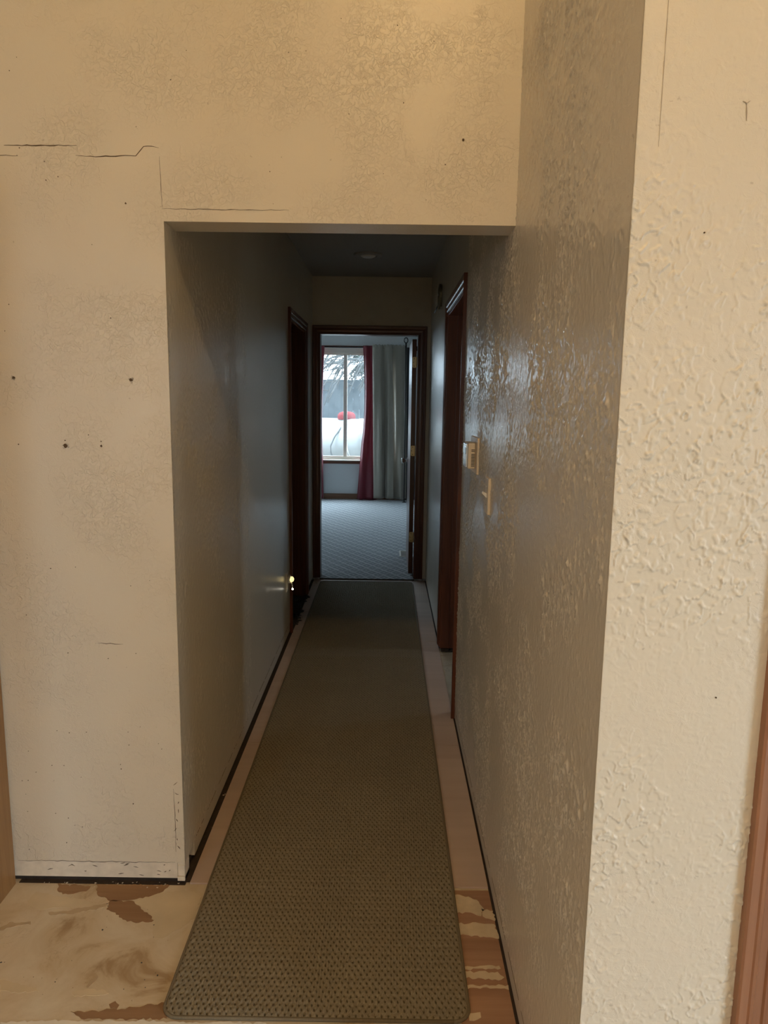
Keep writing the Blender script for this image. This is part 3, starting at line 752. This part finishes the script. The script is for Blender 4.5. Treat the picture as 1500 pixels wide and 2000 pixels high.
tag(st, 'thin black iron stake topped with a ring by the grey curtain', 'stake')
tube('shaft', [(.262, YB - .29, .014), (.258, YB - .285, 1.2), (.251, YB - .28, 2.30)], [.007, .007, .010], iron_m, st)
ring = [(.251 + .026 * math.cos(q), YB - .28, 2.335 + .036 * math.sin(q)) for q in [2 * PI * k / 24 for k in range(25)]]
tube('ring', ring, .006, iron_m, st, 8)
boxes('foot', [(.235, .289, YB - .317, YB - .263, .014, .020)], iron_m, st, bevel=.002)

# floor register by the bedroom door
rg = empty('floor_register', (.17, 6.80, .014))
tag(rg, 'pale metal floor vent in the carpet beside the open door', 'vent')
boxes('rim', [(.135, .150, 6.67, 6.93, .014, .019), (.225, .24, 6.67, 6.93, .014, .019), (.15, .225, 6.67, 6.685, .014, .019), (.15, .225, 6.915, 6.93, .014, .019)], white_pl_m, rg)
boxes('duct_well', [(.15, .225, 6.685, 6.915, .0142, .0150)], black_m, rg)
for k in range(7):
    y = 6.70 + k * .033
    boxes('slat', [(.15, .225, y, y + .006, .015, .018)], white_pl_m, rg)

# ------------------------------------------------------------------ runner
RX0, RX1, RY_0, RY_1 = -0.530, 0.222, 1.515, 5.72
run = empty('carpet_runner', ((RX0 + RX1) / 2, 1.6, 0))
tag(run, 'long olive-brown looped carpet runner laid down the hallway', 'rug')
def base_z(y):
    t = np.clip((y - 1.93) / .09, 0, 1)
    z = .0015 + .0052 * t * t * (3 - 2 * t)
    return z + .007 * np.exp(-((y - 3.95) / .035) ** 2)
def half_w(y):
    r = .040
    h = (RX1 - RX0) / 2 * np.ones_like(y)
    for e in (y - RY_0, RY_1 - y):
        e = np.clip(e, 0, r)
        h = h - (r - np.sqrt(np.maximum(0, r * r - (r - e) ** 2)))
    return h
PXX, PYY = .0158, .028
nyr = int((RY_1 - RY_0) / .0035) + 1; nxr = 286
ys = np.linspace(RY_0, RY_1, nyr)
ss = np.linspace(-1, 1, nxr)
hw = half_w(ys)
xc = (RX0 + RX1) / 2
X = xc + hw[:, None] * ss[None, :]
Y = np.repeat(ys[:, None], nxr, 1)
jx = rng.normal(0, .0005, X.shape); jy = rng.normal(0, .0008, X.shape)
def cell(v, p, off):
    u = v / p + off
    return (u - np.round(u)) * p
def rand_cell(v, w, pv, pw, off, seed):
    a = np.round(v / pv + off).astype(np.int64); b = np.round(w / pw + off).astype(np.int64)
    h = (a * 73856093) ^ (b * 19349663) ^ seed
    h = (h * 2654435761) % 4294967296
    return (h % 10007) / 10007.0
ra = rand_cell(X, Y, PXX, PYY, 0, 11); rb = rand_cell(X, Y, PXX, PYY, .5, 23); rc = rand_cell(X, Y, PXX, PYY, .5, 57)
ax_, ay_ = cell(X + jx, PXX, 0) + (ra - .5) * .0016, cell(Y + jy, PYY, 0)
bx_, by_ = cell(X + jx, PXX, .5) + (rb - .5) * .003, cell(Y + jy, PYY, .5) + (rc - .5) * .004
hgt = (.0085 - (.003 + .003 * ra) * np.exp(-(ax_ / .0017) ** 2 - (ay_ / .0066) ** 2)
       + .0012 * np.exp(-((np.abs(ax_) - .0040) / .0016) ** 2 - (ay_ / .008) ** 2)
       - (.0025 + .0045 * rb) * np.exp(-(bx_ / .0030) ** 2 - (by_ / .0054) ** 2)
       + .0005 * np.cos(2 * PI * X / .0039)
       + rng.normal(0, .00045, X.shape))
edge = np.minimum((1 - np.abs(ss))[None, :] * hw[:, None], np.minimum(Y - RY_0, RY_1 - Y))
hgt *= np.clip(.45 + edge / .012, .45, 1)
Z = base_z(Y) + hgt
verts = np.stack([X, Y, Z], -1).reshape(-1, 3)
idx = np.arange(nyr * nxr).reshape(nyr, nxr)
quads = np.stack([idx[:-1, :-1], idx[:-1, 1:], idx[1:, 1:], idx[1:, :-1]], -1).reshape(-1, 4)
me = bpy.data.meshes.new('pile')
me.vertices.add(len(verts)); me.vertices.foreach_set('co', verts.ravel().astype(np.float32))
me.loops.add(quads.size); me.loops.foreach_set('vertex_index', quads.ravel().astype(np.int32))
me.polygons.add(len(quads)); me.polygons.foreach_set('loop_start', np.arange(0, quads.size, 4, dtype=np.int32))
me.polygons.foreach_set('use_smooth', np.ones(len(quads), dtype=bool))
me.update(); me.validate()
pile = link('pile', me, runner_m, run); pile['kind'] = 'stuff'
# bound edge all round
per = []
yy = list(np.concatenate([RY_0 + .04 * (1 - np.cos(np.linspace(0, PI / 2, 9))), np.linspace(RY_0 + .06, RY_1 - .06, 120), RY_1 - .04 * (1 - np.cos(np.linspace(PI / 2, 0, 9)))]))
for y in yy:
    per.append((xc + float(half_w(np.array([y]))[0]), y, float(base_z(np.array([y]))[0]) + .0042))
for y in yy[::-1]:
    per.append((xc - float(half_w(np.array([y]))[0]), y, float(base_z(np.array([y]))[0]) + .0042))
per.append(per[0])
tube('binding', per, .0042, binding_m, run, 8)

# ------------------------------------------------------------------ oak cabinet at left
cb = empty('oak_cabinet', (-1.43, 1.7, 0))
tag(cb, 'oak cabinet side panel standing at the left edge of the frame', 'cabinet')
boxes('side_panel', [(-1.145, -1.127, 1.42, 1.992, 0.0, 2.1)], oak_z, cb, bevel=.001)
boxes('side_panel', [(-1.74, -1.722, 1.42, 1.992, 0.0, 2.1)], oak_z, cb, bevel=.001)
boxes('top_panel', [(-1.722, -1.145, 1.42, 1.992, 2.08, 2.1)], oak_z, cb)
boxes('back_panel', [(-1.722, -1.145, 1.985, 1.992, 0.08, 2.08)], oak_z, cb)
boxes('toe_kick', [(-1.722, -1.145, 1.47, 1.485, 0, .1)], oak_z, cb)
for x0, x1, kx in ((-1.735, -1.436, -1.46), (-1.432, -1.13, -1.41)):
    dr = boxes('cabinet_door', [(x0, x1, 1.40, 1.419, .10, 2.09)], oak_z, cb, bevel=.003)
    lathe('knob', [(0, 0), (.006, 0), (.006, .012), (.014, .02), (.012, .028), (0, .03)], (kx, 1.40, 1.05), (0, -1, 0), brass_m, dr, 16)

# ------------------------------------------------------------------ thermostat and light switch on the right wall
th = empty('thermostat', (XR, 2.70, 1.225))
tag(th, 'ivory thermostat with vented side mounted above the light switch', 'thermostat')
boxes('back_plate', [(XR - .008, XR, 2.60, 2.80, 1.225, 1.358)], ivory_m, th, bevel=.0015)
tb = boxes('body', [(XR - .036, XR - .0085, 2.645, 2.765, 1.242, 1.338)], ivory_m, th, bevel=.005, seg=3)
boxes('front_cover', [(XR - .042, XR - .035, 2.651, 2.759, 1.247, 1.333)], chrome_m, th, bevel=.002)
boxes('display', [(XR - .0435, XR - .0418, 2.66, 2.75, 1.297, 1.322)], lcd_m, th)
for k in range(12):
    if k == 9: continue
    z = 1.251 + k * .0055
    boxes('vent_slot', [(XR - .024, XR - .011, 2.6443, 2.6465, z, z + .0028)], black_m, tb)
sw = empty('light_switch', (XR, 2.32, 1.127))
tag(sw, 'ivory toggle light switch on the right hallway wall', 'switch')
boxes('face_plate', [(XR - .009, XR, 2.282, 2.356, 1.127, 1.245)], ivory_m, sw, bevel=.002)
prism('toggle', [(XR - .008, 1.178), (XR - .008, 1.192), (XR - .022, 1.200), (XR - .024, 1.194)], 'y', 2.314, 2.324, white_pl_m, sw)
for z in (1.156, 1.216):
    lathe('screw', [(0, 0), (.003, 0), (.0026, .0012), (0, .0014)], (XR - .009, 2.319, z), (-1, 0, 0), chrome_m, sw, 10)

# metal loop hung high beyond the right doorway, and a nail
hs = empty('metal_loop', (XR, 4.75, 2.10))
tag(hs, 'dull horseshoe-shaped metal loop hung high beyond the right doorway', 'loop')
pts = []
for k in range(17):
    q = PI * k / 16
    pts.append((XR - .012, 4.72 + .075 * math.cos(q), 2.165 + .055 * math.sin(q)))
pts = [(XR - .012, 4.785, 2.08)] + pts + [(XR - .012, 4.655, 2.08)]
tube('bow', pts, .009, plain('dull_brass', (0.20, 0.17, 0.10), 0.5, 0.6), hs, 8)
tube('tail', [(XR - .02, 4.79, 2.10), (XR - .03, 4.93, 2.075)], .004, iron_m, hs, 6)
nl_ = lathe('wall_nail', [(0, 0), (.002, 0), (.002, .008), (.006, .009), (.005, .011), (0, .012)], (XR, 4.60, 2.06), (-1, 0, 0), chrome_m, None, 12)
tag(nl_, 'small bright nail head in the wall above the right doorway corner', 'nail')

# ------------------------------------------------------------------ ceiling fixture in the hall
cf = empty('ceiling_fixture', (-.143, 4.96, HC))
tag(cf, 'round shallow fixture with a small lens on the hall ceiling', 'ceiling light')
lathe('trim_ring', [(.096, 0), (.096, -.006), (.088, -.011), (.058, -.013), (.052, -.010), (.052, 0)], (-.143, 4.96, HC), (0, 0, 1), ceil_m, cf, 36)
lathe('lens', [(.052, -.004), (.050, -.012), (.035, -.020), (0, -.024)], (-.143, 4.96, HC), (0, 0, 1), white_pl_m, cf, 32)

# ------------------------------------------------------------------ outlet with night light
ol = empty('wall_outlet', (XL, 4.26, .33))
tag(ol, 'white outlet cover low on the left wall by the doorway', 'outlet')
boxes('face_plate', [(XL, XL + .005, 4.225, 4.295, .322, .440)], white_pl_m, ol, bevel=.0015)
for z in (.355, .405):
    lathe('receptacle', [(0, 0), (.016, 0), (.016, .002), (0, .002)], (XL + .005, 4.26, z), (1, 0, 0), ivory_m, ol, 18, False)
nm, n_, l_, p_ = new_mat('glowing_lens')
p_.inputs['Base Color'].default_value = (0.9, 0.75, 0.35, 1)
p_.inputs['Emission Color'].default_value = (1.0, 0.78, 0.32, 1); p_.inputs['Emission Strength'].default_value = 1.1
nv = noise_n(n_, l_, coords(n_, l_), 60, 2); l_.new(mixc(n_, l_, nv.outputs['Fac'], (1.0, 0.70, 0.25), (1.0, 0.85, 0.45)), p_.inputs['Emission Color'])
ng = empty('night_light', (XL + .005, 4.26, .345))
tag(ng, 'small glowing night light plugged into the left wall outlet', 'night light')
boxes('body', [(XL + .0072, XL + .026, 4.238, 4.282, .375, .418)], white_pl_m, ng, bevel=.005, seg=3)
lathe('lens', [(0, -.001), (.016, 0), (.018, .008), (.013, .016), (0, .019)], (XL + .026, 4.255, .398), (1, -.5, 0), nm, ng, 18)
lm, n2, l2, p2 = new_mat('night_light_bulb')
p2.inputs['Emission Color'].default_value = (1.0, 0.92, 0.75, 1); p2.inputs['Emission Strength'].default_value = 6.0
nv2 = noise_n(n2, l2, coords(n2, l2), 90, 2); l2.new(mixc(n2, l2, nv2.outputs['Fac'], (1, .9, .7), (1, .95, .8)), p2.inputs['Emission Color'])
lathe('bulb', [(0, -.006), (.005, -.003), (.006, 0), (.005, .003), (0, .006)], (XL + .040, 4.232, .342), (0, 0, 1), lm, ng, 14)
for y in (4.245, 4.262):
    tube('prong_arm', [(XL + .028, y, .380), (XL + .036, y - .004, .362), (XL + .038, y - .008, .346)], .0018, chrome_m, ng, 6)

# ------------------------------------------------------------------ scraps and crumbs on the floor
def scatter(name, n, box, size, mat, seed):
    r = random.Random(seed); bm = bmesh.new()
    for _ in range(n):
        x, y = r.uniform(box[0], box[1]), r.uniform(box[2], box[3]); s = r.uniform(*size)
        z = box[4]
        k = 7; top = bm.verts.new((x + r.uniform(-.3, .3) * s, y + r.uniform(-.3, .3) * s, z + s * r.uniform(.3, .8)))
        ringv = [bm.verts.new((x + s * r.uniform(.5, 1.3) * math.cos(2 * PI * i / k), y + s * r.uniform(.5, 1.3) * math.sin(2 * PI * i / k), z + r.uniform(0, .15) * s)) for i in range(k)]
        for i in range(k): bm.faces.new([ringv[i], ringv[(i + 1) % k], top])
        bm.faces.new(ringv[::-1])
    o = from_bm(name, bm, mat); o['kind'] = 'stuff'
    return o
tag(scatter('carpet_scraps', 70, (-.70, -.585, 4.5, 5.25, .006), (.008, .03), scrap_m, 3), 'dark carpet scraps and dirt in the left doorway', 'debris')
tag(scatter('carpet_scraps', 12, (-.60, -.545, 5.62, 5.78, .006), (.004, .012), crumb_m, 8), 'crumbs of plaster at the foot of the bedroom door', 'debris')
tag(scatter('plaster_crumbs', 36, (-1.10, -.62, 1.982, 2.008, 0.0), (.0015, .005), crumb_m, 5), 'plaster crumbs along the gap under the cracked wall', 'debris')
tag(scatter('plaster_crumbs', 14, (XL + .002, XL + .020, 2.1, 4.2, 0.0), (.002, .006), crumb_m, 6), 'white crumbs in the gap along the left hallway wall', 'debris')
tag(scatter('floor_specks', 26, (-1.05, -.56, 1.55, 1.93, 0.0), (.001, .0035), scrap_m, 9), 'dark specks of dirt on the yellowed backing paper', 'debris')

# ------------------------------------------------------------------ ceiling lamp of the near room
lamp = empty('ceiling_lamp', (.20, -.45, 3.73))
tag(lamp, 'bare bulb ceiling lamp of the near room', 'lamp')
lathe('canopy', [(0, .27), (.07, .27), (.065, .24), (.02, .23), (.02, .07), (.018, .06), (0, .06)], (.20, -.45, 3.73), (0, 0, 1), brass_m, lamp)
ld = bpy.data.lights.new('lamp_bulb', 'POINT'); ld.energy = LAMP_POWER; ld.color = (1.0, 0.66, 0.30); ld.shadow_soft_size = .045
lo = bpy.data.objects.new('lamp_bulb', ld); C.objects.link(lo); lo.location = (0, 0, 0); lo.parent = lamp

# ------------------------------------------------------------------ outside the bedroom window
struct(boxes('ground', [(-40, 40, YB + .15, 60, -.5, -.15), (-40, -3.31, -20, YB + .15, -.5, -.15), (3.11, 40, -20, YB + .15, -.5, -.15)], ground_m))
fn = empty('wood_fence', (-1, 16, -.15))
tag(fn, 'blue-grey board fence beyond the bedroom window', 'fence')
bmf = bmesh.new(); add_box(bmf, -.0685, .0685, -.01, .01, 0, 2.08)
bmesh.ops.recalc_face_normals(bmf, faces=bmf.faces)
fme = bpy.data.meshes.new('board'); bmf.to_mesh(fme); bmf.free(); fme.materials.append(fence_m)
for k in range(70):
    o = bpy.data.objects.new('board', fme); C.objects.link(o); o.parent = fn
    o.location = (-4.8 + k * .138, random.uniform(-.004, .004), random.uniform(-.012, .006))
for z in (.2, 1.1, 1.8):
    boxes('rail', [(-6, 4, 16.012, 16.05, z - .15, z - .06)], fence_m, fn)
# propane tank
tk = empty('propane_tank', (-1.5, 13.6, -.15))
tag(tk, 'white horizontal propane tank outside the bedroom window', 'tank')
A = Vector((-.30, 12.70, .755)); D = Vector((-.8, .6, 0)).normalized(); r = .40
prof = [(0, -.20)] + [(r * math.sin(q), -.20 * math.cos(q)) for q in [PI / 2 * k / 10 for k in range(1, 10)]] + [(r, 0), (r, 2.6)] + [(r * math.cos(q), 2.6 + .20 * math.sin(q)) for q in [PI / 2 * k / 10 for k in range(1, 10)]] + [(0, 2.8)]
lathe('shell', prof, A, D, tank_m, tk, 48)
e1 = D.orthogonal().normalized(); e2 = D.cross(e1)
for s in (.20, 2.4):
    tube('weld_seam', [A + D * s + (e1 * math.cos(q) + e2 * math.sin(q)) * (r + .001) for q in [2 * PI * k / 48 for k in range(49)]], .008, plain('seam_grey%d' % int(s), (.5, .5, .47), .6), tk, 6)
cp = A + D * .55 + Vector((0, 0, r - .02))
lathe('valve_dome', [(.155, 0), (.165, .03), (.160, .085), (.13, .125), (.07, .145), (0, .15)], cp, (0, 0, 1), cap_m, tk, 32)
for s in (.45, 2.15):
    q = A + D * s
    boxes('foot', [(q.x - .08, q.x + .08, q.y - .28, q.y + .28, -.15, q.z - r + .08)], tank_m, tk)
h0 = cp + Vector((-.02, -.17, -.03))
tube('hose', [h0, h0 + Vector((-.07, -.18, -.12)), h0 + Vector((-.17, -.24, -.27)), h0 + Vector((-.235, -.25, -.42)), h0 + Vector((-.23, -.24, -.55)), h0 + Vector((-.18, -.22, -.67)), h0 + Vector((-.15, -.2, -.88))], .014, hose_m, tk, 8)

# drooping bare tree and a conifer in front of the fence
def tree(name, base, seed, label):
    r = random.Random(seed)
    t = empty(name, base); tag(t, label, 'tree')
    b = Vector(base)
    top = b + Vector((.15, .1, 5.2))
    tube('trunk', [b, b + Vector((.05, .02, 1.8)), b + Vector((.0, .05, 3.4)), top], [.17, .13, .09, .03], bark_m, t, 10)
    for k in range(6):
        s = b + Vector((0, .04, 2.28 + k * .20))
        dy = r.uniform(-.7, .7); L = -r.uniform(2.6, 3.6)
        n = 14
        P = [s + Vector((L * i / n, dy * i / n, .25 * math.sin(PI * i / n) - .25 * (i / n) ** 2 + .02 * math.sin(4 * i + k))) for i in range(n + 1)]
        bm = bmesh.new()
        tube_bm(bm, P, [.045 * (1 - .6 * i / n) for i in range(n + 1)], 6)
        for i in range(2, n + 1):
            for _ in range(2):
                d = Vector((-r.uniform(.25, .75), r.uniform(-.3, .3), -r.uniform(.35, .95)))
                q = P[i]; Q = [q + Vector((d.x * u, d.y * u, d.z * u ** 1.4)) for u in (0, .25, .5, .75, 1)]
                tube_bm(bm, Q, [.018, .016, .014, .012, .008], 5)
                for u in (1, 2, 3):
                    e = Vector((-r.uniform(.05, .3), r.uniform(-.15, .15), r.uniform(-.25, .05)))
                    tube_bm(bm, [Q[u], Q[u] + e * .5, Q[u] + e], [.011, .010, .007], 4)
        from_bm('bough', bm, bark_m, t, True)
    return t
tree('bare_tree', (.9, 15.0, -.15), 11, 'bare tree with drooping boughs over the fence outside')
def conifer(base, seed):
    r = random.Random(seed); b = Vector(base)
    t = empty('conifer', base); tag(t, 'dark green conifer outside behind the right window pane', 'tree')
    tube('trunk', [b, b + Vector((0, 0, 6))], [.14, .02], bark_m, t, 8)
    bm = bmesh.new()
    for k in range(150):
        h = 1.7 + k * .013; L = 1.05 * (1 - (h - 1.5) / 6)
        q = r.uniform(0, 2 * PI); dirv = Vector((math.cos(q), math.sin(q), 0))
        for i in range(16):
            u = .15 + .85 * i / 15
            p = b + Vector((0, 0, h)) + dirv * L * u + Vector((0, 0, -.35 * u * u))
            for _ in range(5):
                d = (dirv * r.uniform(.0, .6) + Vector((r.uniform(-1, 1), r.uniform(-1, 1), r.uniform(-.7, .2)))).normalized() * r.uniform(.14, .28)
                sd = d.cross(Vector((0, 0, 1))).normalized() * .026
                vs = [bm.verts.new(p - sd), bm.verts.new(p + sd), bm.verts.new(p + d)]
                bm.faces.new(vs)
    o = from_bm('foliage', bm, needle_m, t); o['kind'] = 'stuff'
conifer((-.10, 18.5, -.15), 21)
